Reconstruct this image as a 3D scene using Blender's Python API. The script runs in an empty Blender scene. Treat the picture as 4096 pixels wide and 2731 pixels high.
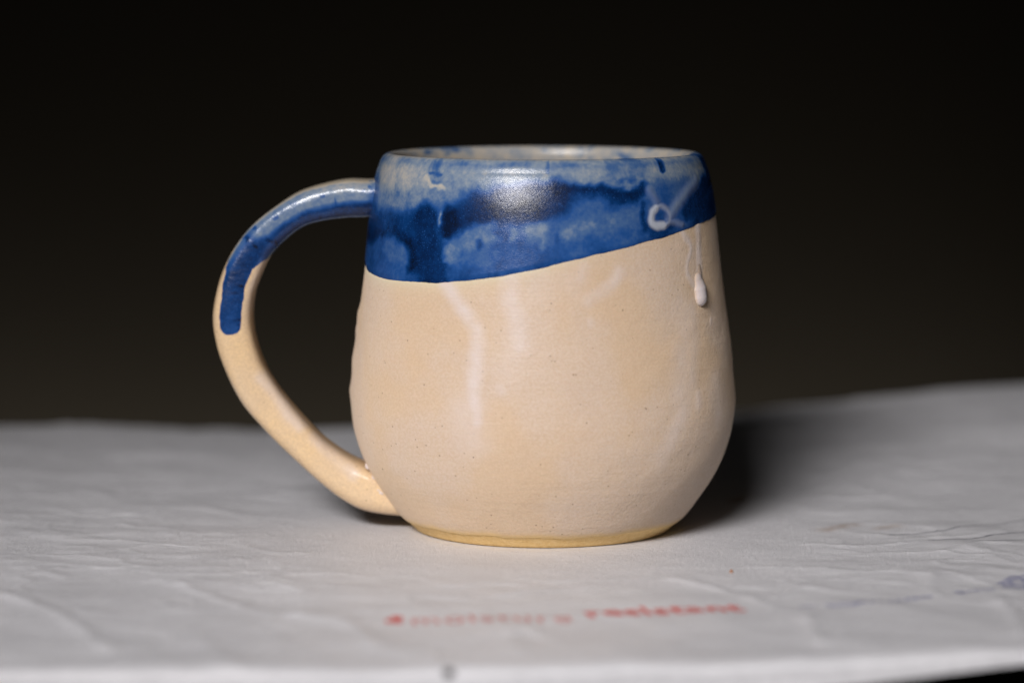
# A hand-thrown mug, dipped in blue glaze, on a crumpled white mailing envelope. Lengths in mm, scaled to metres by MM.
import bpy, bmesh, math, random
import numpy as np
from mathutils import Vector, Matrix
random.seed(7)
MM = 0.001
R = math.radians
C = bpy.context.scene.collection
scene = bpy.context.scene

CAM_HEIGHT, CAM_LENS, CAM_PITCH = 120.99, 108.382, 0.10666
PROFILE = [(30.2, 0.0), (30.9, 0.9), (33.7, 3.4), (37.2, 8.1), (39.8, 12.1), (41.62, 15.5), (43.73, 21.3), (44.5, 24.7), (44.95, 29.8), (44.82, 34.1), (44.2, 42.5), (42.8, 52.8), (41.48, 63), (40.38, 73.1), (39.28, 80.5), (37.95, 85.3), (36.9, 87), (35.4, 87.95)]
GLAZE_EDGE = [(-87.9, 62.69), (-79.0, 61.59), (-72.9, 60.95), (-64.2, 60.55), (-55.5, 60.43), (-46.5, 60.48), (-35.6, 60.55), (-27.7, 61.1), (-13.5, 62.46), (-0.1, 64.67), (13.5, 66.97), (28.3, 69.08), (44.4, 71.0), (59.3, 72.87), (81.8, 73.77)]
GLAZE_STROKES = [([(-70.6, 86.5), (-36.4, 87.16), (-5.9, 87.64), (17.0, 87.24), (44.4, 87.35), (73.2, 86.79)], 3.13, 4.1, 0.24, 0.9), ([(-68.3, 83.27), (-56.2, 84.01), (-46.6, 81.39)], 3.97, 4.1, 0.17, 0.85), ([(-68.6, 78.1), (-43.6, 78.96), (-31.2, 81.05)], 2.09, 2.73, 0.34, 0.8), ([(-33.0, 83.15), (-22.2, 84.04), (-10.9, 83.8), (2.5, 83.84)], 1.88, 2.73, 0.26, 0.8), ([(-26.6, 73.66), (-23.4, 75.86), (-15.9, 77.57), (-5.4, 78.72), (2.9, 79.61)], 3.99, 2.92, 0.86, 1), ([(-30.3, 75.0), (-26.7, 74.37)], 2.13, 3.19, 0.8, 0.8), ([(-31.5, 74.97), (-30.8, 71.41)], 2.39, 2.39, 1.0, 1), ([(-15.9, 77.75), (-3.8, 78.19)], 1.49, 2.92, 0.98, 0.8), ([(4.5, 81.02), (11.4, 81.33), (19.1, 81.08), (24.7, 80.29), (29.4, 79.84), (33.6, 81.71)], 1.17, 2.13, 0.92, 1), ([(10.3, 79.93), (18.9, 79.48)], 1.59, 3.19, 0.78, 0.8), ([(-81.9, 70.06), (-61.4, 71.4), (-52.2, 70.69), (-47.6, 68.33), (-44.8, 64.82)], 2.23, 2.66, 0.97, 1), ([(-77.2, 72.9), (-54.7, 73.51), (-44.6, 73.15)], 2.39, 3.19, 0.78, 0.9), ([(-41.3, 74.7), (-39.9, 70.06), (-37.9, 64.73), (-36.5, 61.54)], 3.72, 2.92, 0.88, 1), ([(-34.4, 67.72), (-33.8, 62.0)], 1.33, 2.13, 0.82, 0.9), ([(-58.2, 67.87), (-50.4, 65.67)], 2.71, 2.73, 0.46, 0.9), ([(-62.4, 62.89), (-49.8, 62.43)], 1.67, 2.73, 0.56, 0.8), ([(-35.4, 75.94), (-35.5, 73.97)], 0.42, 1.0, 0.16, 0.8), ([(-29.6, 67.86), (-23.0, 70.88), (-16.6, 72.41)], 2.42, 2.28, 0.36, 0.9), ([(-30.9, 68.9), (-31.9, 66.36)], 0.84, 1.82, 0.33, 0.7), ([(-25.0, 66.55), (-17.9, 66.69)], 2.09, 3.19, 0.42, 0.7), ([(-20.8, 70.03), (-20.1, 69.15)], 0.58, 1.09, 0.68, 1), ([(-25.9, 67.42), (-26.1, 67.06)], 0.5, 1.09, 0.6, 0.8), ([(-14.5, 72.44), (-12.4, 71.22)], 1.0, 1.37, 0.66, 1), ([(-10.1, 72.49), (-9.8, 71.07)], 0.67, 1.28, 0.33, 0.8), ([(-4.8, 72.52), (-0.2, 73.24)], 1.34, 2.28, 0.27, 0.85), ([(-1.2, 71.11), (-0.7, 69.34)], 0.58, 1.37, 0.35, 0.7), ([(4.1, 71.99), (4.1, 70.93)], 0.5, 1.09, 0.68, 1), ([(6.9, 72.51), (14.2, 73.86)], 1.5, 2.28, 0.32, 0.7), ([(7.9, 71.08), (8.9, 72.5)], 0.84, 1.82, 0.4, 0.6), ([(11.7, 77.43), (17.7, 78.08)], 1.92, 2.73, 0.44, 0.8), ([(19.7, 75.21), (31.4, 76.4)], 1.67, 2.73, 0.4, 0.8), ([(-11.2, 65.73), (-5.2, 66.84), (-6.2, 68.96)], 0.92, 2.28, 0.66, 0.7), ([(14.0, 69.24), (26.1, 71.52)], 1.09, 2.73, 0.6, 0.7), ([(0.9, 86.46), (1.0, 85.77)], 0.46, 0.73, 0.78, 1), ([(43.0, 86.86), (43.9, 86.13), (44.9, 85.21)], 0.38, 0.64, 0.84, 1), ([(41.2, 86.18), (40.3, 86.91)], 0.67, 1.09, 0.08, 0.7), ([(-41.9, 84.92), (-36.8, 84.68)], 0.42, 0.91, 0.58, 0.9), ([(-43.7, 83.8), (-41.0, 82.44), (-35.2, 81.86)], 0.63, 1.0, 0.08, 0.9), ([(25.2, 83.29), (30.3, 83.91)], 0.58, 1.09, 0.72, 0.9), ([(27.0, 82.91), (28.8, 81.63)], 0.67, 1.0, 0.36, 0.9), ([(34.2, 78.13), (33.4, 74.57), (35.3, 72.36), (39.9, 71.68), (45.2, 72.77)], 0.75, 1.18, 0.76, 1), ([(39.6, 76.01), (40.9, 75.25)], 0.84, 0.73, 0.62, 1), ([(38.8, 77.65), (44.2, 78.94)], 1.0, 1.37, 0.56, 0.7), ([(45.6, 76.37), (52.9, 79.76), (59.8, 82.44), (76.8, 84.83)], 0.84, 1.82, 0.35, 0.8), ([(36.4, 82.01), (39.9, 79.42)], 0.92, 1.55, 0.4, 0.6), ([(51.5, 87.02), (66.5, 85.89)], 1.88, 2.73, 0.27, 0.8), ([(23.1, 84.74), (34.7, 85.26)], 1.67, 2.28, 0.4, 0.7), ([(53.7, 76.09), (68.0, 80.7), (87.1, 82.99)], 2.13, 2.13, 0.88, 0.9), ([(58.7, 75.54), (78.8, 76.94)], 2.66, 2.66, 0.84, 0.9), ([(78.6, 86.63), (80.2, 83.23)], 1.28, 1.59, 0.8, 0.8)]  # right-hand dark strokes: deep glaze with some of the wall's shade painted in
GLAZE_MILK = [([(44.5, 75.21), (44.0, 74.37), (42.9, 73.68), (41.5, 73.24), (39.9, 73.12), (38.4, 73.34), (37.2, 73.86), (36.5, 74.6), (36.4, 75.45), (36.8, 76.29), (37.8, 76.99), (39.1, 77.43), (40.7, 77.56), (42.3, 77.34), (43.6, 76.82), (44.4, 76.07), (44.5, 75.21)], 0.46, 1.29, 0.36), ([(38.6, 77.12), (36.7, 75.84), (36.4, 74.13), (38.2, 73.17), (41.4, 73.4)], 0.84, 0.99, 0.7), ([(44.6, 75.32), (47.8, 77.38), (55.3, 80.77), (62.6, 82.72)], 1.14, 2.66, 0.17), ([(39.3, 78.35), (36.8, 81.29)], 0.76, 1.9, 0.14), ([(43.3, 74.64), (50.1, 73.14)], 0.61, 1.37, 0.2)]
BODY_MILK = [([(-32.0, 60.58), (-28.1, 57.53), (-23.9, 54.1), (-20.9, 51.5), (-20.3, 43.86), (-20.6, 37.11), (-19.4, 30.38)], 1.41, 3.27, 0.95, 0.06), ([(-23.9, 54.29), (-20.6, 51.7)], 1.41, 2.45, 0.5, 0.036), ([(-22.2, 32.22), (-21.0, 27.38)], 4.0, 8.18, 0.5, 0.018), ([(-10.5, 62.22), (-10.2, 57.44), (-8.4, 53.17), (-7.5, 47.93)], 1.88, 4.09, 0.75, 0.048), ([(-7.7, 46.98), (-10.8, 42.17)], 2.82, 6.14, 0.3, 0.018), ([(-12.8, 38.29), (-12.6, 37.62)], 1.06, 2.05, 0.6, 0.048), ([(12.0, 64.59), (10.8, 62.21)], 1.18, 2.86, 0.4, 0.03), ([(23.9, 63.7), (21.7, 61.26), (18.0, 59.42), (13.4, 57.4)], 1.29, 2.86, 0.6, 0.06), ([(13.6, 52.81), (13.7, 52.24)], 0.82, 1.64, 0.5, 0.03), ([(51.5, 54.55), (50.9, 47.24), (48.6, 40.52), (45.3, 32.89), (38.8, 24.42), (36.6, 20.51)], 1.06, 5.32, 0.45, 0.03), ([(50.9, 34.94), (51.2, 32.45)], 1.18, 2.45, 0.55, 0.06), ([(62.3, 51.14), (62.0, 50.36)], 0.47, 1.02, 0.8, 0.09), ([(48.4, 53.26), (43.7, 35.94)], 2.59, 8.18, 0.45, 0.0), ([(60.6, 36.66), (63.3, 28.42)], 1.88, 6.14, 0.4, 0.0), ([(-0.1, 60.37), (6.5, 62.25)], 3.53, 8.18, 0.3, 0.0), ([(48.2, 68.91), (51.6, 62.88)], 2.35, 4.91, 0.25, 0.0), ([(48.6, 73.39), (50.9, 70.95), (53.8, 68.48), (53.9, 66.71), (52.0, 64.63), (51.4, 62.7), (52.9, 60.37), (55.4, 58.27)], 0.71, 1.84, 0.85, 0.072), ([(55.2, 67.63), (54.5, 60.78)], 1.65, 3.27, 0.35, 0.024), ([(60.1, 73.33), (60.0, 69.88), (59.4, 66.45), (58.4, 62.05), (57.8, 59.13)], 1.41, 1.64, 0.95, 0.084)]
DRIPS = [[([(58.9, 64.89), (58.4, 62.05), (57.9, 59.61)], [1.12, 1.53, 1.94], [0.02, 0.2, 0.6]), ([(57.1, 60.45), (57.4, 58.66), (57.3, 56.69)], [1.74, 2.45, 2.35], [0.7, 1.3, 1.4])]]
FOOT_EDGE = [(-53.6, 3.7), (-38.5, 2.97), (-26.2, 3.03), (-11.7, 3.36), (-1.6, 3.14), (8.7, 2.69), (23.1, 2.7), (36.8, 3.1), (49.9, 4.01)]
HANDLE_OUT = [(-38.72, 82.05), (-39.84, 81.95), (-45.44, 82.05), (-51.03, 81.03), (-56.64, 79.2), (-62.16, 75.84), (-67.8, 71.35), (-71.82, 66.35), (-74.62, 61.24), (-76.41, 55.61), (-77.29, 50.07), (-76.54, 43.8), (-74.35, 37.0), (-71.04, 30.2), (-65.97, 23.99), (-59.86, 17.78), (-53.74, 12.08), (-48.12, 7.51), (-42.99, 4.59), (-37.34, 3.34), (-31.99, 2.93)]
HANDLE_IN = [(-39.17, 73.6), (-41.51, 73.29), (-45.49, 73.09), (-51.09, 72.48), (-55.58, 71.15), (-59.98, 67.98), (-63.38, 64.41), (-65.66, 60.11), (-67.44, 55.09), (-67.99, 50.07), (-67.22, 44.42), (-65.33, 38.76), (-62.0, 33.09), (-56.92, 26.79), (-51.42, 21.1), (-45.8, 17.16), (-41.3, 14.77), (-38.84, 13.11)]
HANDLE_TONGUE = [(-38.5, 77.28), (-45.16, 77.28), (-51.82, 76.45), (-57.38, 74.78), (-62.41, 71.44), (-66.61, 67.27), (-70.27, 62.81), (-71.71, 57.78), (-72.48, 52.19), (-72.74, 48.27)]
HANDLE_DARK = [(-40.17, 75.61), (-47.39, 74.78), (-54.06, 73.39), (-59.08, 70.61), (-63.0, 67.27), (-67.47, 65.04), (-70.84, 60.57), (-72.28, 55.55), (-72.74, 48.27)]
HANDLE_PALE = [(-42.92, 79.5), (-49.59, 78.95), (-55.15, 77.0), (-59.61, 74.5), (-64.08, 70.61)]
HANDLE_MILK = [[(-65.49, 35.92), (-62.17, 31.98), (-59.42, 27.48), (-56.64, 24.66)], [(-53.3, 21.83), (-47.74, 16.75), (-44.4, 13.35)]]
SEAM = [(-41.11, 15.87), (-39.8, 14.42), (-38.79, 12.57), (-38.19, 10.31), (-36.97, 8.97), (-35.54, 8.45)]
RIDGES = [([(-113.8, -87.3), (-109.3, -92.6), (-101.6, -103.7), (-92.1, -122.3), (-84.2, -141.1)], 1.8, 0.9), ([(-50.4, -109.6), (-41.0, -114.9), (-32.8, -137.0), (-26.7, -145.1)], 1.8, 0.7), ([(-78.4, -74.1), (-73.0, -82.5), (-64.2, -96.3), (-56.1, -106.0)], 1.6, 0.6), ([(27.7, -68.5), (33.8, -75.6), (39.7, -84.4), (46.2, -97.7)], 1.5, 0.6), ([(52.1, -106.9), (52.3, -120.2), (51.9, -135.0)], 1.6, 0.7), ([(83.1, -63.4), (81.1, -84.4)], 1.5, 0.5), ([(93.1, -86.8), (94.3, -110.9), (92.4, -127.0)], 1.5, 0.7), ([(60.3, -25.1), (69.3, -27.8), (81.4, -23.7)], 1.3, 0.35), ([(81.9, -19.6), (96.8, -14.1), (107.6, -5.6)], 1.3, 0.45), ([(90.7, -34.4), (97.0, -29.1), (99.6, -33.1)], 2.0, 0.6), ([(-128.2, -0.4), (-118.1, -10.5), (-111.1, -15.4)], 2.5, 0.3), ([(-66.9, -43.8), (-61.4, -36.9), (-53.3, -36.9)], 1.5, 0.18), ([(-111.3, -55.0), (-104.1, -63.7)], 1.6, 0.4), ([(-122.0, 69.9), (-111.9, 108.7), (-97.2, 108.7)], 5, -1.0), ([(-72.9, -118.7), (-63.3, -144.6), (-58.7, -157.6)], 2.5, 0.6), ([(-6.9, -145.1), (-6.0, -120.2), (-0.1, -128.7)], 2.0, 0.4), ([(-101.7, 17.9), (-88.3, 31.1), (-71.9, 14.6)], 3, 0.3)]
PEN_LINES = [[(80.4, -12.7), (87.8, -10.7), (93.0, -7.9), (99.7, -0.7), (107.1, 3.1), (118.5, 13.5)], [(88.4, -20.4), (93.3, -18.8), (98.6, -18.0), (100.2, -16.8), (104.8, -11.8), (108.9, -9.6), (115.7, -6.1)], [(97.9, -23.2), (105.2, -21.0), (113.1, -18.5)]]
STAMP = [(47.5, -98.7), (54.7, -98.2), (61.5, -96.8), (66.6, -94.9), (72.4, -92.1), (81.2, -86.3), (87.4, -81.5), (94.3, -78.5)]
SCRIBBLE = (100.1, -71.0)
STAINS = [([(67.2, -6.1), (72.5, 0.1)], 5.5, 0.5), ([(79.2, -4.2), (82.6, -1.2)], 4.5, 0.4), ([(48.4, 37.9), (52.2, 44.8)], 4.0, 0.8)]
WORD_LINES = [('&', (-32.4, -113.2), (-28.4, -114.1)), ('moisture', (-27.2, -114.5), (4.7, -111.4)), ('resistant', (7.7, -106.9), (39.9, -100.0))]
CRUMB = (40.4, -59.7)
GRIT = (-19.0, -158.3)
LEFT_CORNER = (-155.8, 170.5)

# ------------------------------------------------------------------ camera
cam_data = bpy.data.cameras.new('camera')
cam = bpy.data.objects.new('camera', cam_data); C.objects.link(cam)
cam.location = (-7.2 * MM, -720 * MM, CAM_HEIGHT * MM)
cam.rotation_euler = (R(90) - CAM_PITCH, 0, 0)
cam_data.sensor_width = 36; cam_data.lens = CAM_LENS
cam_data.clip_start = 0.01; cam_data.clip_end = 50
cam_data.dof.use_dof = True
cam_data.dof.focus_distance = 0.697
cam_data.dof.aperture_fstop = 6.4
scene.camera = cam

# ------------------------------------------------------------------ world and lamps
w = bpy.data.worlds.new('World'); scene.world = w; w.use_nodes = True
w.node_tree.nodes['Background'].inputs[0].default_value = (1.0, 0.97, 0.93, 1)
w.node_tree.nodes['Background'].inputs[1].default_value = 0.006

def area(name, loc, target, size, power, color=(1, 1, 1), spread=180, size_y=None):
    l = bpy.data.lights.new(name, 'AREA'); l.energy = power; l.color = color
    l.size = size; l.spread = R(spread)
    if size_y: l.shape = 'RECTANGLE'; l.size_y = size_y
    o = bpy.data.objects.new(name, l); C.objects.link(o); o.location = loc
    o.rotation_euler = (Vector(target) - Vector(loc)).to_track_quat('-Z', 'Y').to_euler()
    return o
key = area('key_lamp', (-0.29, -0.86, 0.52), (0.01, -0.035, 0.01), 0.46, 0.60, (1.0, 0.965, 0.955), 31, 0.10)
back = area('added_backdrop_light', (-0.15, 1.90, -0.40), (-0.15, 2.05, -0.25), 1.3, 1.7, (1.0, 0.90, 0.76), 160, 0.05)  # added lamp, out of sight, makes the backdrop brighter towards the bottom
scene.view_settings.view_transform = 'Standard'; scene.view_settings.look = 'None'
scene.view_settings.exposure = 0; scene.view_settings.gamma = 1
scene.render.engine = 'CYCLES'
scene.cycles.use_denoising = True
scene.cycles.max_bounces = 6

# ------------------------------------------------------------------ helpers
def thing(name, label, cat, loc=(0, 0, 0), rotz=0):
    o = bpy.data.objects.new(name, None); C.objects.link(o)
    o.location = loc; o.rotation_euler = (0, 0, rotz); o.empty_display_size = 0.02
    o['label'] = label; o['category'] = cat
    return o

def mesh_obj(name, verts, faces, mat, parent=None, attrs=None, smooth=True):
    me = bpy.data.meshes.new(name)
    v = np.asarray(verts, dtype=np.float32).reshape(-1, 3)
    f = np.asarray(faces, dtype=np.int32)
    me.vertices.add(len(v)); me.vertices.foreach_set('co', (v * MM).ravel())
    n, k = f.shape
    me.loops.add(n * k); me.loops.foreach_set('vertex_index', f.ravel())
    me.polygons.add(n); me.polygons.foreach_set('loop_start', np.arange(0, n * k, k, dtype=np.int32))
    me.polygons.foreach_set('loop_total', np.full(n, k, dtype=np.int32))
    if smooth: me.polygons.foreach_set('use_smooth', np.ones(n, dtype=bool))
    me.update(calc_edges=True); me.validate()
    for key_, arr in (attrs or {}).items():
        a = me.attributes.new(key_, 'FLOAT', 'POINT')
        a.data.foreach_set('value', np.asarray(arr, dtype=np.float32).ravel())
    me.materials.append(mat)
    o = bpy.data.objects.new(name, me); C.objects.link(o)
    if parent: o.parent = parent
    return o

def grid_faces(nr, nc, wrap):
    i = np.arange(nr - 1)[:, None]; j = np.arange(nc if wrap else nc - 1)[None, :]
    j2 = (j + 1) % nc
    a = i * nc + j; b = i * nc + j2; c = (i + 1) * nc + j2; d = (i + 1) * nc + j
    return np.stack([a, b, c, d], -1).reshape(-1, 4)

def hash2(ix, iy, seed):
    n = (ix.astype(np.int64) * 374761393 + iy.astype(np.int64) * 668265263 + seed * 144269) & 0x7fffffff
    n = ((n ^ (n >> 13)) * 1274126177) & 0x7fffffff
    n = n ^ (n >> 16)
    return (n & 0xffff) / 65535.0

def vnoise(x, y, seed=0):
    x0 = np.floor(x); y0 = np.floor(y); fx = x - x0; fy = y - y0
    fx = fx * fx * fx * (fx * (fx * 6 - 15) + 10); fy = fy * fy * fy * (fy * (fy * 6 - 15) + 10)
    h = lambda a, b: hash2(x0 + a, y0 + b, seed)
    return (h(0, 0) * (1 - fx) + h(1, 0) * fx) * (1 - fy) + (h(0, 1) * (1 - fx) + h(1, 1) * fx) * fy * 1.0

def fbm(x, y, seed=0, octv=4):
    s = 0; a = .5; t = 0
    for k in range(octv):
        s = s + a * (vnoise(x, y, seed + k * 17) - .5) * 2; t += a
        ca, sa = .8, .6
        x, y = 2.03 * (ca * x - sa * y) + 5.3, 2.03 * (sa * x + ca * y) + 1.7; a *= .5
    return s / t

def sstep(a, b, x):
    t = np.clip((x - a) / (b - a), 0, 1); return t * t * (3 - 2 * t)

def seg_dist(X, Y, pts):
    """distance to a polyline and the position 0..n-1 along it"""
    best = np.full(X.shape, 1e9); par = np.zeros(X.shape)
    if len(pts) == 1: pts = [pts[0], (pts[0][0] + 1e-3, pts[0][1])]
    for k in range(len(pts) - 1):
        ax, ay = pts[k]; bx, by = pts[k + 1]; dx, dy = bx - ax, by - ay
        t = np.clip(((X - ax) * dx + (Y - ay) * dy) / (dx * dx + dy * dy + 1e-9), 0, 1)
        d = np.hypot(X - ax - t * dx, Y - ay - t * dy)
        m = d < best; best = np.where(m, d, best); par = np.where(m, k + t, par)
    return best, par

def stroke_field(X, Y, pts, reach):
    """seg_dist of a smoothed stroke, only where it can matter"""
    p = pts if len(pts) < 3 else [tuple(q) for q in catmull(pts, 6 * len(pts))]
    a = np.array(p); d = np.full(X.shape, 1e9); par = np.zeros(X.shape)
    m = (X > a[:, 0].min() - reach) & (X < a[:, 0].max() + reach) & (Y > a[:, 1].min() - reach) & (Y < a[:, 1].max() + reach)
    if m.any():
        dd, pp = seg_dist(X[m], Y[m], p)
        d[m] = dd; par[m] = pp * (len(pts) - 1) / max(1, len(p) - 1)
    return d, par

def catmull(pts, n):
    p = np.array(pts, float); L = np.r_[0, np.cumsum(np.hypot(*np.diff(p, axis=0).T))]
    t = np.linspace(0, L[-1], n); m = np.gradient(p, L, axis=0)
    k = np.clip(np.searchsorted(L, t, 'right') - 1, 0, len(p) - 2); h = (L[k + 1] - L[k]); s = ((t - L[k]) / h)[:, None]; h = h[:, None]
    return (2*s**3 - 3*s**2 + 1)*p[k] + (s**3 - 2*s**2 + s)*h*m[k] + (-2*s**3 + 3*s**2)*p[k+1] + (s**3 - s**2)*h*m[k+1]

# ------------------------------------------------------------------ materials
class Mat:
    def __init__(self, name):
        self.m = bpy.data.materials.new(name); self.m.use_nodes = True
        self.t = self.m.node_tree; self.n = self.t.nodes; self.p = self.n['Principled BSDF']
        self.tc = self.n.new('ShaderNodeTexCoord')
    def link(self, a, b): self.t.links.new(a, b)
    def noise(self, scale, detail=4, rough=.6, vec=None, dist=0.0):
        x = self.n.new('ShaderNodeTexNoise'); x.inputs['Scale'].default_value = scale
        x.inputs['Detail'].default_value = detail; x.inputs['Roughness'].default_value = rough; x.inputs['Distortion'].default_value = dist
        self.link(vec or self.tc.outputs['Object'], x.inputs['Vector']); return x.outputs['Fac']
    def voro(self, scale, vec=None, feature='F1'):
        x = self.n.new('ShaderNodeTexVoronoi'); x.inputs['Scale'].default_value = scale; x.feature = feature
        self.link(vec or self.tc.outputs['Object'], x.inputs['Vector']); return x
    def attr(self, name):
        x = self.n.new('ShaderNodeAttribute'); x.attribute_name = name; return x.outputs['Fac']
    def mapr(self, v, a, b, c=0., d=1., smooth=False):
        x = self.n.new('ShaderNodeMapRange'); x.clamp = True
        if smooth: x.interpolation_type = 'SMOOTHSTEP'
        for i, q in enumerate((a, b, c, d)): x.inputs[i + 1].default_value = q
        self.link(v, x.inputs[0]); return x.outputs[0]
    def math(self, op, a, b):
        x = self.n.new('ShaderNodeMath'); x.operation = op
        for i, q in enumerate((a, b)):
            if isinstance(q, (int, float)): x.inputs[i].default_value = q
            else: self.link(q, x.inputs[i])
        return x.outputs[0]
    def ramp(self, v, stops, interp='LINEAR'):
        x = self.n.new('ShaderNodeValToRGB'); x.color_ramp.interpolation = interp; e = x.color_ramp.elements
        while len(e) < len(stops): e.new(.5)
        for k, (q, c) in enumerate(stops): e[k].position = q; e[k].color = (*c, 1)
        self.link(v, x.inputs[0]); return x.outputs[0]
    def mix(self, f, a, b):
        x = self.n.new('ShaderNodeMix'); x.data_type = 'RGBA'
        for q, s in ((f, x.inputs['Factor']), (a, x.inputs[6]), (b, x.inputs[7])):
            if isinstance(q, (int, float)): s.default_value = q
            elif isinstance(q, tuple): s.default_value = (*q, 1)
            else: self.link(q, s)
        return x.outputs[2]
    def scale_vec(self, s):
        x = self.n.new('ShaderNodeMapping'); x.inputs['Scale'].default_value = s
        self.link(self.tc.outputs['Object'], x.inputs['Vector']); return x.outputs[0]
    def bump(self, h, strength, dist, prev=None):
        x = self.n.new('ShaderNodeBump'); x.inputs['Strength'].default_value = strength; x.inputs['Distance'].default_value = dist
        self.link(h, x.inputs['Height'])
        if prev: self.link(prev, x.inputs['Normal'])
        return x.outputs[0]
    def set(self, **kw):
        for a, b in kw.items():
            s = self.p.inputs[a.replace('_', ' ')]
            if isinstance(b, (int, float)): s.default_value = b
            elif isinstance(b, tuple): s.default_value = (*b, 1) if s.type == 'RGBA' else b
            else: self.link(b, s)
        return self

GLAZE_RAMP = [(0, (.50, .43, .33)), (.14, (.35, .345, .335)), (.26, (.18, .23, .30)), (.40, (.058, .12, .26)), (.55, (.015, .068, .235)), (.72, (.003, .032, .13)), (.88, (.002, .015, .065)), (1, (.002, .007, .026))]

def blue_color(M, thick):
    mot = M.noise(180, 5, .65); mot2 = M.noise(900, 3, .6)
    t = M.math('ADD', thick, M.mapr(mot, .25, .75, -.05, .05))
    t = M.math('ADD', t, M.mapr(mot2, .3, .7, -.05, .05))
    # tiny pale crystals floating in the thick glaze
    v = M.voro(2800); dots = M.mapr(v.outputs['Distance'], .2, .4, 1, 0)
    pick = M.mapr(v.outputs['Color'], .35, .9, 0, 1)
    deep = M.mapr(thick, .55, .85, 0, .34)
    t = M.math('SUBTRACT', t, M.math('MULTIPLY', M.math('MULTIPLY', dots, pick), deep))
    return M.ramp(t, GLAZE_RAMP)

def clay_color(M, milk, warm=None):
    big = M.noise(38, 3, .5); med = M.noise(120, 4, .6); fine = M.noise(1800, 2, .6)
    c = M.mix(M.mapr(big, .42, .58, 0, 1, True), warm or (.58, .432, .298), warm or (.57, .455, .368))
    c = M.mix(M.mapr(med, .3, .7, 0, .5), c, (.60, .468, .345))
    c = M.mix(M.mapr(fine, .35, .65, 0, .5), c, (.50, .36, .24))
    v = M.voro(620); sp = M.mapr(v.outputs['Distance'], .05, .18, 1, 0)
    pk = M.mapr(v.outputs['Color'], .62, .74, 0, .65)
    c = M.mix(M.math('MULTIPLY', sp, pk), c, (.16, .10, .06))
    v2 = M.voro(150); sp2 = M.mapr(v2.outputs['Distance'], .025, .045, 1, 0)
    pk2 = M.mapr(v2.outputs['Color'], .6, .75, 0, .9)
    c = M.mix(M.math('MULTIPLY', sp2, pk2), c, (.07, .045, .03))
    c = M.mix(M.attr('halo'), c, (.62, .56, .40))
    c = M.mix(M.attr('foot'), c, (.66, .45, .19))
    return M.mix(M.math('MULTIPLY', M.math('MULTIPLY', milk, M.mapr(M.noise(140, 4), .3, .62, .4, .95)), 1.0), c, (.62, .535, .50))

M = Mat('cream_glazed_clay'); milk = M.attr('milk')
body_mat = M.set(Diffuse_Roughness=.5, Base_Color=clay_color(M, milk), Roughness=M.mapr(M.noise(700, 3), .3, .7, .46, .62), Specular_IOR_Level=.4,
                 Subsurface_Weight=.08, Subsurface_Radius=(.004, .002, .001), Subsurface_Scale=.4,
                 Normal=M.bump(M.noise(1500, 3, .6), .35, .0003, M.bump(M.noise(260, 3, .5), .25, .0006, M.bump(M.noise(1, 3, .6, M.scale_vec((25, 25, 900))), .22, .0004)))).m

M = Mat('blue_glaze'); th = M.attr('thickness'); mk = M.attr('milk')
col = M.mix(mk, blue_color(M, th), (.55, .57, .60))
cry = M.voro(4200)
glaze_mat = M.set(Base_Color=col, Roughness=.24, Specular_IOR_Level=.4,
                  Normal=M.bump(cry.outputs['Distance'], .34, .00007, M.bump(M.noise(2200, 2, .5), .08, .0002))).m

M = Mat('handle_glaze'); th = M.attr('thickness'); on = M.attr('glazed'); mk = M.attr('milk')
col = M.mix(M.mapr(M.math('ADD', on, M.mapr(M.noise(260, 3), .3, .7, -.10, .10)), .42, .58, 0, 1, True), clay_color(M, mk, (.72, .51, .285)), blue_color(M, th))
handle_mat = M.set(Base_Color=col, Roughness=.26, Specular_IOR_Level=.5, Normal=M.bump(M.noise(700, 3, .6), .3, .0004)).m

M = Mat('raw_clay'); f = M.noise(900, 4, .7)
foot_mat = M.set(Base_Color=M.ramp(f, [(.3, (.66, .43, .16)), (.7, (.80, .57, .27))]), Roughness=.8, Normal=M.bump(f, .4, .0004)).m

M = Mat('milky_glaze')
drip_mat = M.set(Base_Color=M.mix(M.attr('milk'), (.57, .42, .30), M.mix(M.mapr(M.noise(300, 3), .3, .7), (.57, .50, .49), (.63, .57, .57))), Roughness=.3, Subsurface_Weight=.3, Subsurface_Radius=(.002, .0015, .001), Subsurface_Scale=.5).m

M = Mat('spun_fibre_sheet')
stain = M.attr('stain'); blue = M.attr('blue_print')
fib = M.noise(1, 5, .7, M.scale_vec((260, 2400, 400)), .6)
fib2 = M.noise(1, 5, .7, M.scale_vec((1700, 300, 400)), .8)
cloud = M.noise(45, 4, .6)
c = M.mix(M.mapr(cloud, .35, .65), (.71, .705, .735), (.78, .775, .805))
c = M.mix(M.mapr(fib, .35, .65, 0, .55), c, (.60, .60, .625))
c = M.mix(M.mapr(fib2, .55, .75, 0, .3), c, (.85, .85, .87))
c = M.mix(M.math('MULTIPLY', stain, M.mapr(M.noise(160, 4), .35, .6)), c, (.36, .23, .13))
c = M.mix(blue, c, (.03, .035, .22))
sheet_mat = M.set(Base_Color=c, Roughness=.36, Specular_IOR_Level=.6,
                  Normal=M.bump(fib, .8, .00025, M.bump(fib2, .5, .00025, M.bump(M.noise(320, 6, .65, None, 1.2), .35, .0006, M.bump(M.noise(60, 3, .5), .2, .0015))))).m

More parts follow.
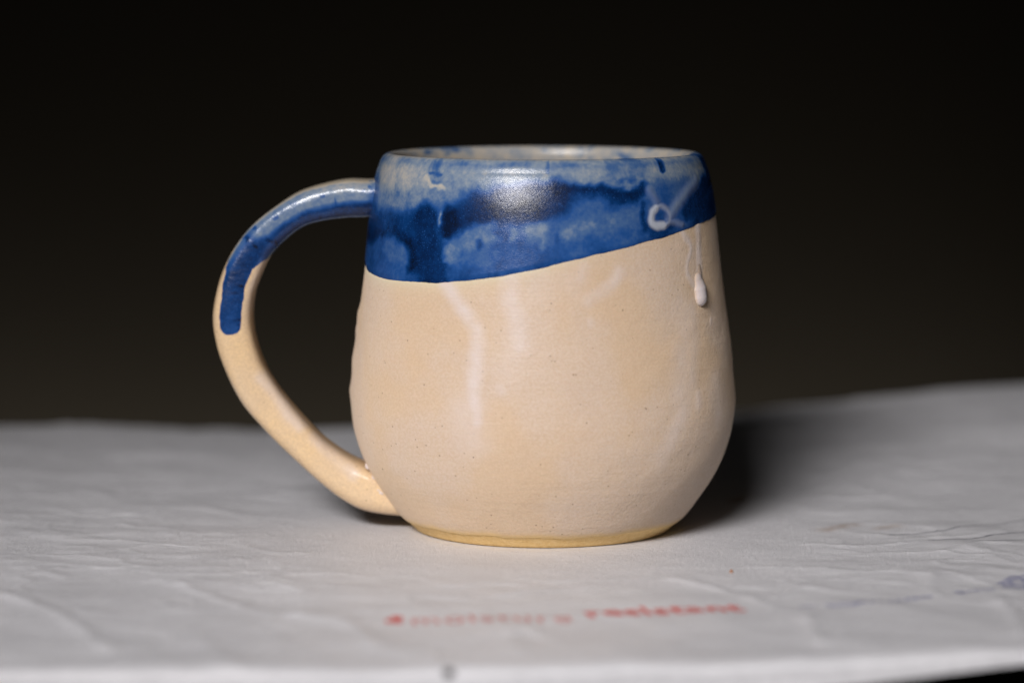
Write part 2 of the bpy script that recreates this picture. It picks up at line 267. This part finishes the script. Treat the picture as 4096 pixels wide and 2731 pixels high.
def ink(name, col, keep, paper=(.72, .71, .72)):
    M = Mat(name); n = M.noise(420, 4, .7)
    return M.set(Base_Color=M.mix(M.mapr(n, .48, .72, keep, keep * .4), paper, col), Roughness=.6).m
red_mat = ink('red_ink', (.66, .04, .02), 1.0); red_worn = ink('worn_red_ink', (.60, .08, .05), .78)
blue_ink = ink('faded_blue_ink', (.12, .13, .30), .7); pen_ink = ink('pen_ink', (.015, .015, .05), 1.0)

M = Mat('dark_cloth'); n = M.noise(60, 4)
cloth_mat = M.set(Base_Color=M.ramp(n, [(.3, (.022, .0198, .0165)), (.7, (.026, .0234, .0195))]), Roughness=.95, Specular_IOR_Level=.1).m
M = Mat('dark_wood'); n = M.noise(1, 4, .6, M.scale_vec((8, 120, 120)), .4)
wood_mat = M.set(Base_Color=M.ramp(n, [(.3, (.010, .008, .006)), (.7, (.020, .015, .011))]), Roughness=.7).m
M = Mat('dark_grit'); grit_mat = M.set(Base_Color=M.ramp(M.noise(2000, 2), [(.3, (.02, .015, .015)), (.7, (.06, .045, .04))]), Roughness=.8).m
M = Mat('clay_crumb'); crumb_mat = M.set(Base_Color=M.ramp(M.noise(2500, 2), [(.3, (.22, .09, .04)), (.7, (.36, .18, .10))]), Roughness=.8).m

# ------------------------------------------------------------------ backdrop: a dark sheet hung behind, sweeping down out of sight
def backdrop():
    nx, ns = 60, 60
    V = []
    for i in range(ns):
        for j in range(nx):
            x = -1400 + 2800 * j / (nx - 1); s = i / (ns - 1)
            z = -700 + 1900 * s
            V.append((x * 1.4, 2080 + 18 * math.sin(x / 260) * (1 - .4 * s) + 9 * math.sin(x / 97 + 1) - 60 * s, z))
    o = mesh_obj('backdrop', V, grid_faces(ns, nx, False), cloth_mat); o['kind'] = 'structure'
backdrop()

# ------------------------------------------------------------------ the envelope
ENV_ROT = R(6); ce, se = math.cos(ENV_ROT), math.sin(ENV_ROT)
U0, U1, V0, V1 = -141., 225., -153., 189.
def to_uv(x, y): return x * ce + y * se, -x * se + y * ce
def to_xy(u, v): return u * ce - v * se, u * se + v * ce

def sheet_height(x, y):
    """top of the envelope in mm above the mug's foot"""
    x = np.asarray(x, float); y = np.asarray(y, float)
    u, v = to_uv(x, y)
    h = 9.0 * sstep(30, 175, u) * sstep(10, 190, v)
    h += 1.0 * sstep(-60, -130, u) * sstep(-20, 120, v) - 1.2 * sstep(-125, -60, u) * sstep(0, -60, u) * sstep(110, 190, v)
    und = .9 * fbm(u / 38, v / 30, 3, 4) + .16 * fbm(u / 12, v / 10, 21, 2)
    # sharp small creases: ridged noise
    rid = 1 - np.abs(fbm(u / 26 + 3, v / 20 + .25 * u / 26, 41, 3)) * 2.2
    und += .32 * np.clip(rid, 0, 1) ** 4
    rid2 = 1 - np.abs(fbm(u / 13 - 3, v / 16 - .2 * u / 13, 57, 2)) * 2.0
    und += .08 * np.clip(rid2, 0, 1) ** 4
    und += .25 * fbm(u / 16, v / 12, 101, 3)
    rm = np.hypot(x, y)
    wgt = .10 + .90 * sstep(45, 95, rm)
    h += und * wgt * .85
    jx, jy = .8 * fbm(x / 6, y / 6, 5, 2), .8 * fbm(x / 6, y / 6, 9, 2)
    for pts, wd, ht in RIDGES:
        wd, ht = wd * 1.1, ht * .55
        d, _ = stroke_field(x + jx, y + jy, pts, wd * 9)
        h += ht * np.exp(-np.minimum(d / wd, 30) ** 2) + .35 * ht * np.exp(-np.minimum(d / (wd * 3), 30) ** 2)
    h *= sstep(30, 44, rm)
    return h - .25 * sstep(60, 40, rm) * sstep(26, 40, rm)

def thickness(u): return 6.0 - 3.2 * sstep(20, 85, u)
def front_shift(u): return np.interp(u, [-141, -116, -70, -24, 19, 45, 75, 140, 225], [7, 5, 0, -4, -3.3, -1.2, 2.8, 6, 7])

def fold(a, lo, hi, rad=1.8, radh=4.5):
    """extended coordinate -> (position, drop): runs round a soft edge and down the side"""
    pos = a.copy(); drop = np.zeros_like(a); q = (rad + radh) / 2 * math.pi / 2
    for sgn, e in ((-1, lo), (1, hi)):
        o = sgn * (a - (e - sgn * radh))
        arc = np.clip(o, 0, q) / q * math.pi / 2
        pos = np.where(o > 0, (e - sgn * radh) + sgn * radh * np.sin(arc), pos)
        drop = np.where(o > 0, rad * (1 - np.cos(arc)) + np.clip(o - q, 0, None), drop)
    return pos, drop

def envelope():
    root = thing('mailing_envelope', 'crumpled white fibre mailing envelope printed in red, lying under the mug', 'envelope')
    T = 14.
    au = np.r_[np.linspace(U0 - T, U0 + 4, 30), np.linspace(U0 + 4.7, U1 - 4.7, 470), np.linspace(U1 - 4, U1 + T, 30)]
    av = np.r_[np.linspace(V0 - T, V0 + 5, 70), np.linspace(V0 + 5.6, V1 - 4.6, 500), np.linspace(V1 - 4, V1 + T, 36)]
    A, B = np.meshgrid(au, av)
    u, du = fold(A, U0, U1, 1.8, 2.6); v, dv = fold(B, V0, V1)
    drop = np.maximum(du, dv)
    v = v + np.where(B < 0, 1, 0) * (.8 * fbm(u / 30, B * 0 + 2, 77, 3)) * sstep(V0 + 14, V0, v)
    v = v + front_shift(u) * sstep(V0 + 45, V0, v)
    x, y = to_xy(u, v)
    h = sheet_height(x, y)
    t = thickness(u)
    k = np.clip(drop / t, 0, 1)
    z = h * (1 - k) - np.minimum(drop, t)
    # the side paper is rumpled too
    out = (.25 * fbm(u / 9, z / 6, 91, 2) + .6 * fbm(u / 30, z / 12, 12, 2)) * sstep(0, 3, dv) * np.where(B < 0, -1, 1) * .4
    y = y + out * sstep(t, t * .6, drop)
    st = np.zeros_like(x)
    for pts, wd, a in STAINS:
        d, _ = seg_dist(x, y, pts); st = np.maximum(st, a * sstep(wd, 0, d))
    bl = sstep(U0 + 1.2, U0 - .5, u) * sstep(1.2, 2.4, du)      # blue printed strip along the left edge
    mesh_obj('sheet', np.stack([x, y, z], -1), grid_faces(len(av), len(au), False), sheet_mat, root, {'stain': st, 'blue_print': bl})
    return root
env = envelope()

def ribbon(pts, width, mat, name, lift=.05, n=80, wob=0.):
    p = catmull(pts, n); d = np.gradient(p, axis=0); d /= np.hypot(*d.T)[:, None] + 1e-9
    nrm = np.stack([-d[:, 1], d[:, 0]], 1)
    wd = width * (1 + wob * fbm(np.arange(n) / 6., np.zeros(n), 3, 3))[:, None]
    a = p + nrm * wd / 2; b = p - nrm * wd / 2
    V = np.stack([np.c_[a, sheet_height(a[:, 0], a[:, 1]) + lift], np.c_[p, sheet_height(p[:, 0], p[:, 1]) + lift + .03], np.c_[b, sheet_height(b[:, 0], b[:, 1]) + lift]], 1)
    return mesh_obj(name, V, grid_faces(n, 3, False)[:, ::-1], mat, env)

def print_word(word, p0, p1, mat, bold):
    cu = bpy.data.curves.new('t', 'FONT'); cu.body = word; cu.size = 1; cu.offset = bold; cu.resolution_u = 4; cu.space_character = 1.12
    tmp = bpy.data.objects.new('t', cu); C.objects.link(tmp)
    bpy.context.view_layer.update()
    me = bpy.data.meshes.new_from_object(tmp.evaluated_get(bpy.context.evaluated_depsgraph_get()))
    bpy.data.objects.remove(tmp)
    bm = bmesh.new(); bm.from_mesh(me)
    bmesh.ops.triangulate(bm, faces=bm.faces[:])
    bmesh.ops.subdivide_edges(bm, edges=[e for e in bm.edges if e.calc_length() > .2], cuts=2)
    xs = [q.co.x for q in bm.verts]; x0, x1 = min(xs), max(xs)
    a = Vector(p0); b = Vector(p1); d = b - a; L = d.length; d.normalize(); nrm = Vector((-d.y, d.x)); sc = L / (x1 - x0)
    for q in bm.verts:
        w_ = a + d * ((q.co.x - x0) * sc) + nrm * (q.co.y * sc * 1.35 - .34 * sc)
        q.co = (w_.x * MM, w_.y * MM, (float(sheet_height(w_.x, w_.y)) + .07) * MM)
    bm.to_mesh(me); bm.free(); me.materials.clear(); me.materials.append(mat)
    o = bpy.data.objects.new('printed_word', me); C.objects.link(o); o.parent = env
    return o
for (word, p0, p1), mat, bold in zip(WORD_LINES, (red_mat, red_worn, red_mat), (.032, .012, .03)):
    print_word(word, p0, p1, mat, bold)

for pts, wd in zip(PEN_LINES, (.36, .45, .28)):
    ribbon(pts, wd, pen_ink, 'pen_line', n=160, wob=.6)
# faded handwriting in blue, a row of loops and dashes
rng = np.random.default_rng(5)
base = catmull(STAMP, 400); ip = 0
while ip < 395:
    n = int(rng.integers(14, 34)); seg = base[ip:ip + n]
    if len(seg) > 6 and rng.random() < .8:
        tt = np.linspace(0, 1, len(seg)); amp = rng.uniform(.9, 2.0); fr = rng.uniform(1.5, 3.2)
        pts = np.stack([seg[:, 0] + .7 * np.cos(tt * fr * 6.28), seg[:, 1] + amp * np.sin(tt * fr * 6.28 + rng.uniform(0, 6))], 1)
        ribbon([tuple(q) for q in pts[::2]], rng.uniform(.35, .6), blue_ink, 'handwriting', n=70, wob=.8)
    ip += n + int(rng.integers(2, 8))
for k in range(4):
    a = rng.uniform(0, 6); cx_, cy_ = SCRIBBLE
    pts = [(cx_ + 2 + rng.uniform(1.5, 4.5) * math.cos(a + q * 1.3) + q * .35 - 2, cy_ + rng.uniform(2, 9) * math.sin(a + q * 1.3)) for q in range(9)]
    ribbon(pts, .75, blue_ink, 'handwriting', n=120, wob=.6)

# ------------------------------------------------------------------ the dark board under it
def board():
    root = thing('wooden_board', 'dark wooden board underneath the white mailing envelope', 'board', (0, 0, 0), ENV_ROT)
    bm = bmesh.new(); bmesh.ops.create_cube(bm, size=1)
    for q in bm.verts:
        q.co = ((U0 + U1) / 2 * MM + q.co.x * (U1 - U0 - 24) * MM, (V0 + V1) / 2 * MM + q.co.y * (V1 - V0 - 34) * MM, (-6.05 - 11 + q.co.z * 22) * MM)
    bmesh.ops.bevel(bm, geom=bm.edges[:], offset=1.5 * MM, segments=2, affect='EDGES')
    me = bpy.data.meshes.new('panel'); bm.to_mesh(me); bm.free(); me.materials.append(wood_mat)
    o = bpy.data.objects.new('panel', me); C.objects.link(o); o.parent = root
    return root
board()

# ------------------------------------------------------------------ the mug
prof_z = np.array([q[1] for q in PROFILE]); prof_r = np.array([q[0] for q in PROFILE])
_pz = np.linspace(0, 1, 400)
_pp = catmull(PROFILE, 600)
_zs = np.arange(-12, 100, .25); _rs = np.interp(_zs, _pp[:, 1], _pp[:, 0]); _k = np.exp(-(np.arange(-16, 17) / 6.) ** 2)
_sm = np.convolve(np.pad(_rs, 16, 'edge'), _k / _k.sum(), 'valid')
_m = np.clip((_zs - 6) / 6, 0, 1) * np.clip((85.3 - _zs) / 6, 0, 1); _rs = _rs * (1 - _m) + _sm * _m
def outer_r(z): return np.interp(z, _zs, _rs)

def wobble(th, z):
    """uneven hand-thrown wall, mm"""
    a = th / (2 * math.pi) * 8
    per = lambda s, f, zz: fbm(np.cos(th) * f + 7 + zz, np.sin(th) * f + 3 - zz * .7, s, 3)
    zt = np.clip((z - 75) / 10.3, 0, 1); z = np.where(z > 75, 75 + 5.15 * (1 - (1 - zt) ** 2), z)
    w_ = .20 * per(3, 1.6, z / 30) + .07 * per(8, 5, z / 8) * (.15 + .85 * sstep(68, 50, z)) + .012 * np.sin(z * 1.15 + 1.3 * per(4, 1.2, z / 40)) * sstep(70, 40, z)
    for t0, z0, hh, ww in ((-90, 50.5, .45, 2.2), (-90, 47.0, .3, 1.6), (-91, 32.5, .5, 2.5), (-89, 40, .25, 3), (91, 30.5, .25, 3)):
        w_ += hh * np.exp(-(((np.degrees(th) - t0) * .78 / (ww * 2)) ** 2 + ((z - z0) / ww) ** 2))
    return w_ * sstep(2, 10, z)

def milk_field(th, z, strokes):
    s = outer_r(z) * th
    n1 = fbm(s / 3., z / 3., 31, 3); n2 = fbm(s / 3. + 9, z / 3. + 4, 37, 3)
    m = np.zeros_like(s); hgt = np.zeros_like(s)
    for st in strokes:
        pts, hw, soft, a = st[:4]
        P = [(math.radians(t) * float(outer_r(q)), q) for t, q in pts]
        # arc length differs with height: measure along theta at the mean radius of the stroke
        d, _ = stroke_field(s + .35 * n1, z + .35 * n2, P, hw + soft + 1)
        k = sstep(hw + soft * .5, max(hw - soft * .5, -.01), d)
        m = np.maximum(m, a * k)
        if len(st) > 4: hgt = np.maximum(hgt, st[4] * sstep(hw + soft * .3, 0, d))
    return m, hgt

mug = thing('mug', 'cream stoneware mug with blue dipped glaze band and loop handle, standing on the envelope', 'mug')

N = 768
th = (np.arange(N) / N * 2 * math.pi - math.pi)           # 0 faces the camera, -90 deg is the handle side
def ring_xyz(r, z, TH): return np.stack([r * np.sin(TH), -r * np.cos(TH), z + 0 * TH], -1)

ft = np.array([q[0] for q in FOOT_EDGE]); fz = np.array([q[1] for q in FOOT_EDGE])
def foot_z(t_): # unglazed clay shows below this height
    d = np.degrees(t_)
    return np.interp(d, np.r_[-180, ft, 180], np.r_[1.6, np.clip(fz, .9, 3), 1.6]) + .35 * fbm(d / 7, d * 0, 6, 3)

# blue glaze: its own coat over the upper wall, thin at the dip line, running over the lip
et = np.array([q[0] for q in GLAZE_EDGE]); ez = np.array([q[1] for q in GLAZE_EDGE])
def edge_z(t_):
    d = np.degrees(t_)
    d0, z0, d1, z1 = et[0], ez[0], et[-1], ez[-1]
    xs = np.r_[d1 - 360, et, [120, 150, 180, 210, 240, 360 + d0 - 10], d0 + 360]
    zs = np.r_[z1, ez, [76, 78, 78, 75.5, 71, 65.5], z0]
    o = np.argsort(xs); e = np.interp(np.where(d < xs.min(), d + 360, d), xs[o], zs[o])
    k = np.ones(9) / 9
    e = np.convolve(np.r_[e[-4:], e, e[:4]], k, 'valid')
    return e + .18 * fbm(d / 4, d * 0, 15, 3)

def lip_curve(pts, n):
    """the wall carried on smoothly over the lip; only what lies past the wall's last row"""
    c = catmull([(40.38, 73.1), (39.28, 80.5)] + pts, n * 3)
    k = int(np.argmax(c[:, 1] > 85.32))
    return np.r_[c[k:k + 60:2], c[k + 60:][::3]] if len(c) - k > 120 else c[k::2]

def body():
    # outside from just above the foot to the rim, over the lip, down the inside
    zo = np.r_[np.linspace(0, 1, 252)]
    TH = np.broadcast_to(th, (len(zo), N))
    z0 = foot_z(th)
    Z = z0[None, :] + (85.3 - z0[None, :]) * zo[:, None]
    Rr = outer_r(Z) + wobble(TH, Z)
    mk, hg = milk_field(TH, Z, BODY_MILK)
    Rr = Rr + hg
    halo = .75 * np.exp(-np.clip((edge_z(th)[None, :] - Z), 0, 30) / 1.3) * sstep(35, -10, np.degrees(TH))
    rows = [ring_xyz(Rr, Z, TH)]; mks = [mk]
    # lip and inside
    lip = lip_curve([(37.95, 85.3), (37.45, 86.6), (36.7, 87.6), (35.7, 87.95), (34.8, 87.6), (34.4, 86.6), (34.5, 84), (35.2, 78), (37, 65), (38.8, 50), (40.2, 32), (39.0, 20), (35, 11), (28, 7), (15, 6.0), (1.0, 5.8)], 130)
    TH2 = np.broadcast_to(th, (len(lip), N)); wl = wobble(th, 0 * th + 85.3)[None, :] * np.clip((lip[:, 1:2] - 60) / 25, 0, 1)
    tilt = .35 * np.cos(TH2 - 2.2) * sstep(70, 87, lip[:, 1:2])
    rows.append(ring_xyz(lip[:, 0:1] + wl, lip[:, 1:2] + tilt * 0, TH2)); mks.append(np.zeros(TH2.shape))
    Vv = np.concatenate(rows, 0); mk = np.concatenate(mks, 0)
    nr = Vv.shape[0]
    F_ = grid_faces(nr, N, True)
    Vl = Vv.reshape(-1, 3)
    return mesh_obj('body', Vl, F_, body_mat, mug, {'milk': mk, 'halo': np.concatenate([halo, np.zeros(TH2.shape)], 0), 'foot': np.concatenate([.85 * np.exp(-((Z - z0[None, :]) / .9) ** 2), np.zeros(TH2.shape)], 0)})
body_o = body()

def foot():
    rows = [(26.0, 1.2), (26.8, .25), (27.6, 0.0), (29.4, 0.0), (30.1, .25), (30.6, .8)]
    TH = np.broadcast_to(th[::2], (len(rows) + 4, N // 2)); t2 = th[::2]
    R_ = []; Z_ = []
    for r, z in rows: R_.append(np.full(N // 2, r)); Z_.append(np.full(N // 2, z))
    zt = foot_z(t2)
    for k in (.25, .5, .75, 1.0):
        z = .8 + (zt + .12 - .8) * k; R_.append(np.maximum(outer_r(z) - .12 - .1 * k, 30.6 if k < .3 else 0)); Z_.append(z)
    R_ = np.array(R_); Z_ = np.array(Z_)
    V = ring_xyz(R_, Z_, TH).reshape(-1, 3)
    o = mesh_obj('foot_ring', V, grid_faces(len(R_), N // 2, True), foot_mat, mug)
    # the underside of the floor closes the foot
    ang = t2; c = [(0, 0, 1.2)] + [(26.0 * math.sin(a), -26.0 * math.cos(a), 1.2) for a in ang]
    n = len(ang)
    mesh_obj('base', c, [(0, 1 + (k + 1) % n, 1 + k) for k in range(n)], foot_mat, mug)
foot()

def glaze_band():
    nz = 190
    a = np.linspace(0, 1, nz)
    e = edge_z(th)
    lip = lip_curve([(37.95, 85.3), (37.45, 86.6), (36.7, 87.6), (35.7, 87.95), (34.8, 87.6), (34.4, 86.6), (34.5, 84)], 50)
    inz = 84 - 5 * (.5 + .5 * fbm(np.degrees(th) / 14, th * 0, 66, 3))       # ragged end inside
    TH = np.broadcast_to(th, (nz, N)); Z = e[None, :] + (85.3 - e[None, :]) * a[:, None]
    s = outer_r(Z) * TH
    n1 = fbm(s / 2.6, Z / 2.6, 51, 4); n2 = fbm(s / 2.6 + 7, Z / 2.6, 57, 4)
    n3 = fbm(s / .9, Z / .9, 151, 3); n4 = fbm(s / .9 + 7, Z / .9, 157, 3)
    # base tone: thin at top, thicker in the middle
    T = .56 + .16 * fbm(s / 9, Z / 6, 61, 3) - .28 * sstep(80, 86, Z)
    back = sstep(95, 120, np.abs(np.degrees(TH)))
    T += back * (.35 * fbm(s / 12, Z / 7, 64, 3) + .15)
    for pts, hw, soft, t, al in GLAZE_STROKES:
        P = [(math.radians(q[0]) * float(outer_r(q[1])), q[1]) for q in pts]
        d, _ = stroke_field(s + 1.0 * n1 + .2 * n3, Z + 1.0 * n2 + .2 * n4, P, hw + soft + 2)
        k = al * sstep(hw + soft * .55, max(hw - soft * .55, -.3), d)
        T = T * (1 - k) + t * k
    T += .05 * n1
    # pooled a little deeper right at the dip line
    T += .06 * np.exp(-((Z - e[None, :]) / .8) ** 2)
    mk, hg = milk_field(TH, Z, [q + (.18,) for q in GLAZE_MILK])
    coat = .05 + .22 * np.sqrt(np.clip((Z - e[None, :]) / 1.2, 0, 1)) + hg * .8
    coat[0] = -.05
    X1 = ring_xyz(outer_r(Z) + wobble(TH, Z) + coat + .012 * n1, Z, TH)
    # lip
    TH2 = np.broadcast_to(th, (len(lip), N))
    w0 = wobble(th, 0 * th + 85.3)[None, :]
    nrm = np.gradient(lip, axis=0); nrm = np.stack([nrm[:, 1], -nrm[:, 0]], 1); nrm /= np.hypot(*nrm.T)[:, None]
    co = np.full(len(lip), .27); co[-1] = -.05
    s2 = 36 * TH2; zz = np.linspace(0, 12, len(lip))[:, None] + 0 * TH2
    T2 = .12 + .36 * sstep(.05, .6, fbm(s2 / 9 + 2, zz / 5, 71, 4)) + .10 * fbm(s2 / 2, zz / 2, 75, 3)
    T2 = (T[-1][None, :] + (.10 + .15 * fbm(s2 / 6, zz / 3, 79, 3)) * sstep(0, 3, zz)) * sstep(6, 2, zz) + T2 * (1 - sstep(6, 2, zz))
    X2 = ring_xyz(lip[:, 0:1] + w0 + (nrm[:, 0] * co)[:, None], lip[:, 1:2] + (nrm[:, 1] * co)[:, None], TH2)
    V = np.concatenate([X1, X2], 0); T = np.concatenate([T, T2], 0); mk = np.concatenate([mk, np.zeros(T2.shape)], 0)
    o = mesh_obj('glaze_band', V.reshape(-1, 3), grid_faces(V.shape[0], N, True), glaze_mat, body_o, {'thickness': T, 'milk': mk})
    o['label'] = 'mottled cobalt blue glaze dipped over the top'
    # patches of glaze that ran down inside, on the far wall
    return o
glaze_band()

def drip(strokes):
    ts = [q[0] for st in strokes for q in st[0]]; zs = [q[1] for st in strokes for q in st[0]]
    t0, t1, z0, z1 = min(ts) - 5, max(ts) + 5, min(zs) - 4, max(zs) + 3
    nt, nz = int((t1 - t0) * .7 / .16), int((z1 - z0) / .16)
    TH, Z = np.meshgrid(np.radians(np.linspace(t0, t1, nt)), np.linspace(z0, z1, nz))
    Z = np.minimum(Z, 86)
    s = outer_r(Z) * TH
    hg = np.zeros_like(Z) - .12
    for pts, hw, ht in strokes:
        P = [(math.radians(q[0]) * float(outer_r(q[1])), q[1]) for q in pts]
        d, par = stroke_field(s + .08 * fbm(s / 3, Z / 3, 5, 2), Z, P, 9)
        w_ = np.interp(par, range(len(hw)), hw); h_ = np.interp(par, range(len(ht)), ht)
        hg = np.maximum(hg, -.12 + (h_ + .12) * np.clip(1 - (d / w_) ** 2, 0, 1) ** np.where(h_ > .5, .65, 1.3))
    V = ring_xyz(outer_r(Z) + wobble(TH, Z) + hg, Z, TH).reshape(-1, 3)
    F_ = grid_faces(nz, nt, False)
    F_ = F_[(hg.ravel()[F_] > -.119).any(1)]
    used = np.unique(F_); mp = np.full(len(V), -1); mp[used] = np.arange(len(used))
    o = mesh_obj('glaze_drip', V[used], mp[F_], drip_mat, body_o, {'milk': (sstep(-.10, .55, hg) * .75 + .25 * sstep(.3, 1.2, hg)).ravel()[used]})
for st in DRIPS: drip(st)

# handle: swept strap
def handle():
    n, m = 320, 72
    a = catmull(HANDLE_OUT, n); b = catmull(HANDLE_IN, n)
    # pair the two edges by equal share of their length
    cx = (a + b) / 2; hw = np.hypot(*(a - b).T) / 2 * .97
    d = np.gradient(cx, axis=0); d /= np.hypot(*d.T)[:, None]
    nr = (a - b) / (2 * hw)[:, None]
    # run both ends on into the wall
    t = np.linspace(0, 1, n)
    half_y = 6.2 + 1.6 * sstep(.12, 0, t) + 1.2 * sstep(.85, 1, t) + .25 * np.sin(t * 17)
    ph = np.linspace(0, 2 * math.pi, m, endpoint=False)
    ex = 2 / 3.6
    c_, s_ = np.sign(np.cos(ph)) * np.abs(np.cos(ph)) ** ex, np.sign(np.sin(ph)) * np.abs(np.sin(ph)) ** ex
    tt = np.broadcast_to(t[:, None], (n, m)); pp = np.broadcast_to(ph[None], (n, m))
    wob = 1 + .02 * fbm(tt * 14, np.cos(pp) * 1.5 + np.sin(pp), 5, 3)
    X = cx[:, None, 0] + nr[:, None, 0] * hw[:, None] * c_[None] * wob
    Z = cx[:, None, 1] + nr[:, None, 1] * hw[:, None] * c_[None] * wob
    Y = half_y[:, None] * s_[None] * wob + .6 * np.sin(t * 3)[:, None]
    V = np.stack([X, Y, Z], -1)
    n1 = fbm(X / 3, Z / 3 + Y / 3, 15, 3)
    # dipped tongue of blue: nearest on the centre of the strap, all round near the top
    d1, par = seg_dist(X + .4 * n1, Z + .4 * fbm(X / 3 + 4, Z / 3, 19, 3), HANDLE_TONGUE)
    w_ = np.interp(par, [0, 2, 4, 5, 6, 7, 9], [9, 7, 5.2, 4.3, 3.2, 2.75, 2.4])
    on = sstep(w_ + .8, w_ - .8, d1)
    d2, par2 = seg_dist(X + .5 * n1, Z, HANDLE_DARK); d3, _ = seg_dist(X + .7 * n1, Z, HANDLE_PALE)
    T = .46 + .18 * fbm(X / 4, Z / 4, 22, 3)
    T = T * (1 - sstep(5.0, 1.8, d3)) + .32 * sstep(5.0, 1.8, d3)
    wk = np.interp(par2, [0, 3, 5, 8], [2.2, 2.4, 3.6, 4.6]); k = sstep(wk, wk * .35, d2) * .95; dk = np.interp(par2, [0, 2, 4, 6, 8], [.88, .78, .78, .82, .72]) + .10 * n1; T = T * (1 - k) + dk * k
    spots = fbm(X / 1.6, Z / 1.6 + Y / 2, 25, 2); T += .25 * sstep(.45, .7, spots)
    # worn thin along the outer corner
    out = np.broadcast_to(c_[None], (n, m)); T -= .30 * sstep(.80, .97, np.abs(out)) * sstep(.45, .3, tt) + .10 * sstep(.2, .7, out) * sstep(.2, .05, tt)
    mk = np.zeros((n, m))
    for pts in HANDLE_MILK:
        dd, _ = seg_dist(X + .5 * n1, Z, pts); mk = np.maximum(mk, .55 * sstep(2.6, .2, dd) * sstep(0, -2, Y))
    mk = np.maximum(mk, .6 * sstep(.45, .85, -out) * sstep(.12, .2, tt) * sstep(.5, .38, tt))
    F_ = grid_faces(n, m, True)[:, ::-1]
    o = mesh_obj('handle', V.reshape(-1, 3), F_, handle_mat, mug, {'thickness': T, 'glazed': on, 'milk': mk})
    # a wavy bead of white glaze where the strap meets the wall
    p = catmull(SEAM, 90); pts = []
    m2 = 12; VV = []
    for i, (x, z) in enumerate(p):
        r = .55 + .15 * math.sin(i * .21) + .1 * math.sin(i * .53 + 1)
        r *= min(1, i / 6, (89 - i) / 6) + .02
        for k in range(m2):
            q = k / m2 * 2 * math.pi
            VV.append((x - .35 + r * math.cos(q) + .15 * math.sin(i * .5), -6.3 + .3 * math.sin(i * .06) + r * math.sin(q), z + .3 * math.sin(q)))
    mesh_obj('glaze_seam', VV, grid_faces(90, m2, True), drip_mat, mug, {'milk': np.full(90 * m2, .8)})
handle()

# ------------------------------------------------------------------ specks lying on the envelope
def crumb(name, label, cat, loc, size, mat, seed):
    bm = bmesh.new(); bmesh.ops.create_icosphere(bm, subdivisions=3, radius=1)
    r_ = random.Random(seed); ax = [Vector((r_.uniform(-1, 1), r_.uniform(-1, 1), r_.uniform(-1, 1))).normalized() for _ in range(9)]
    for q in bm.verts:
        k = 1 - sum(max(0, q.co.normalized().dot(a) - .6) for a in ax) * .55
        q.co = Vector((q.co.x * size[0], q.co.y * size[1], q.co.z * size[2])) * k * MM
    me = bpy.data.meshes.new(name); bm.to_mesh(me); bm.free(); me.materials.append(mat)
    for f_ in me.polygons: f_.use_smooth = True
    o = bpy.data.objects.new(name, me); C.objects.link(o); o.location = [q * MM for q in loc]
    o['label'] = label; o['category'] = cat
    return o
cx_, cy_ = CRUMB
crumb('clay_crumb', 'tiny reddish brown crumb on the envelope just above the last printed word', 'crumb', (cx_, cy_, float(sheet_height(cx_, cy_)) + .2), (.55, .6, .5), crumb_mat, 3)
gx, gy = GRIT
crumb('dark_grit', 'small dark speck stuck on the front edge of the envelope', 'speck', (gx, gy, -.9), (1.3, .8, .9), grit_mat, 8)
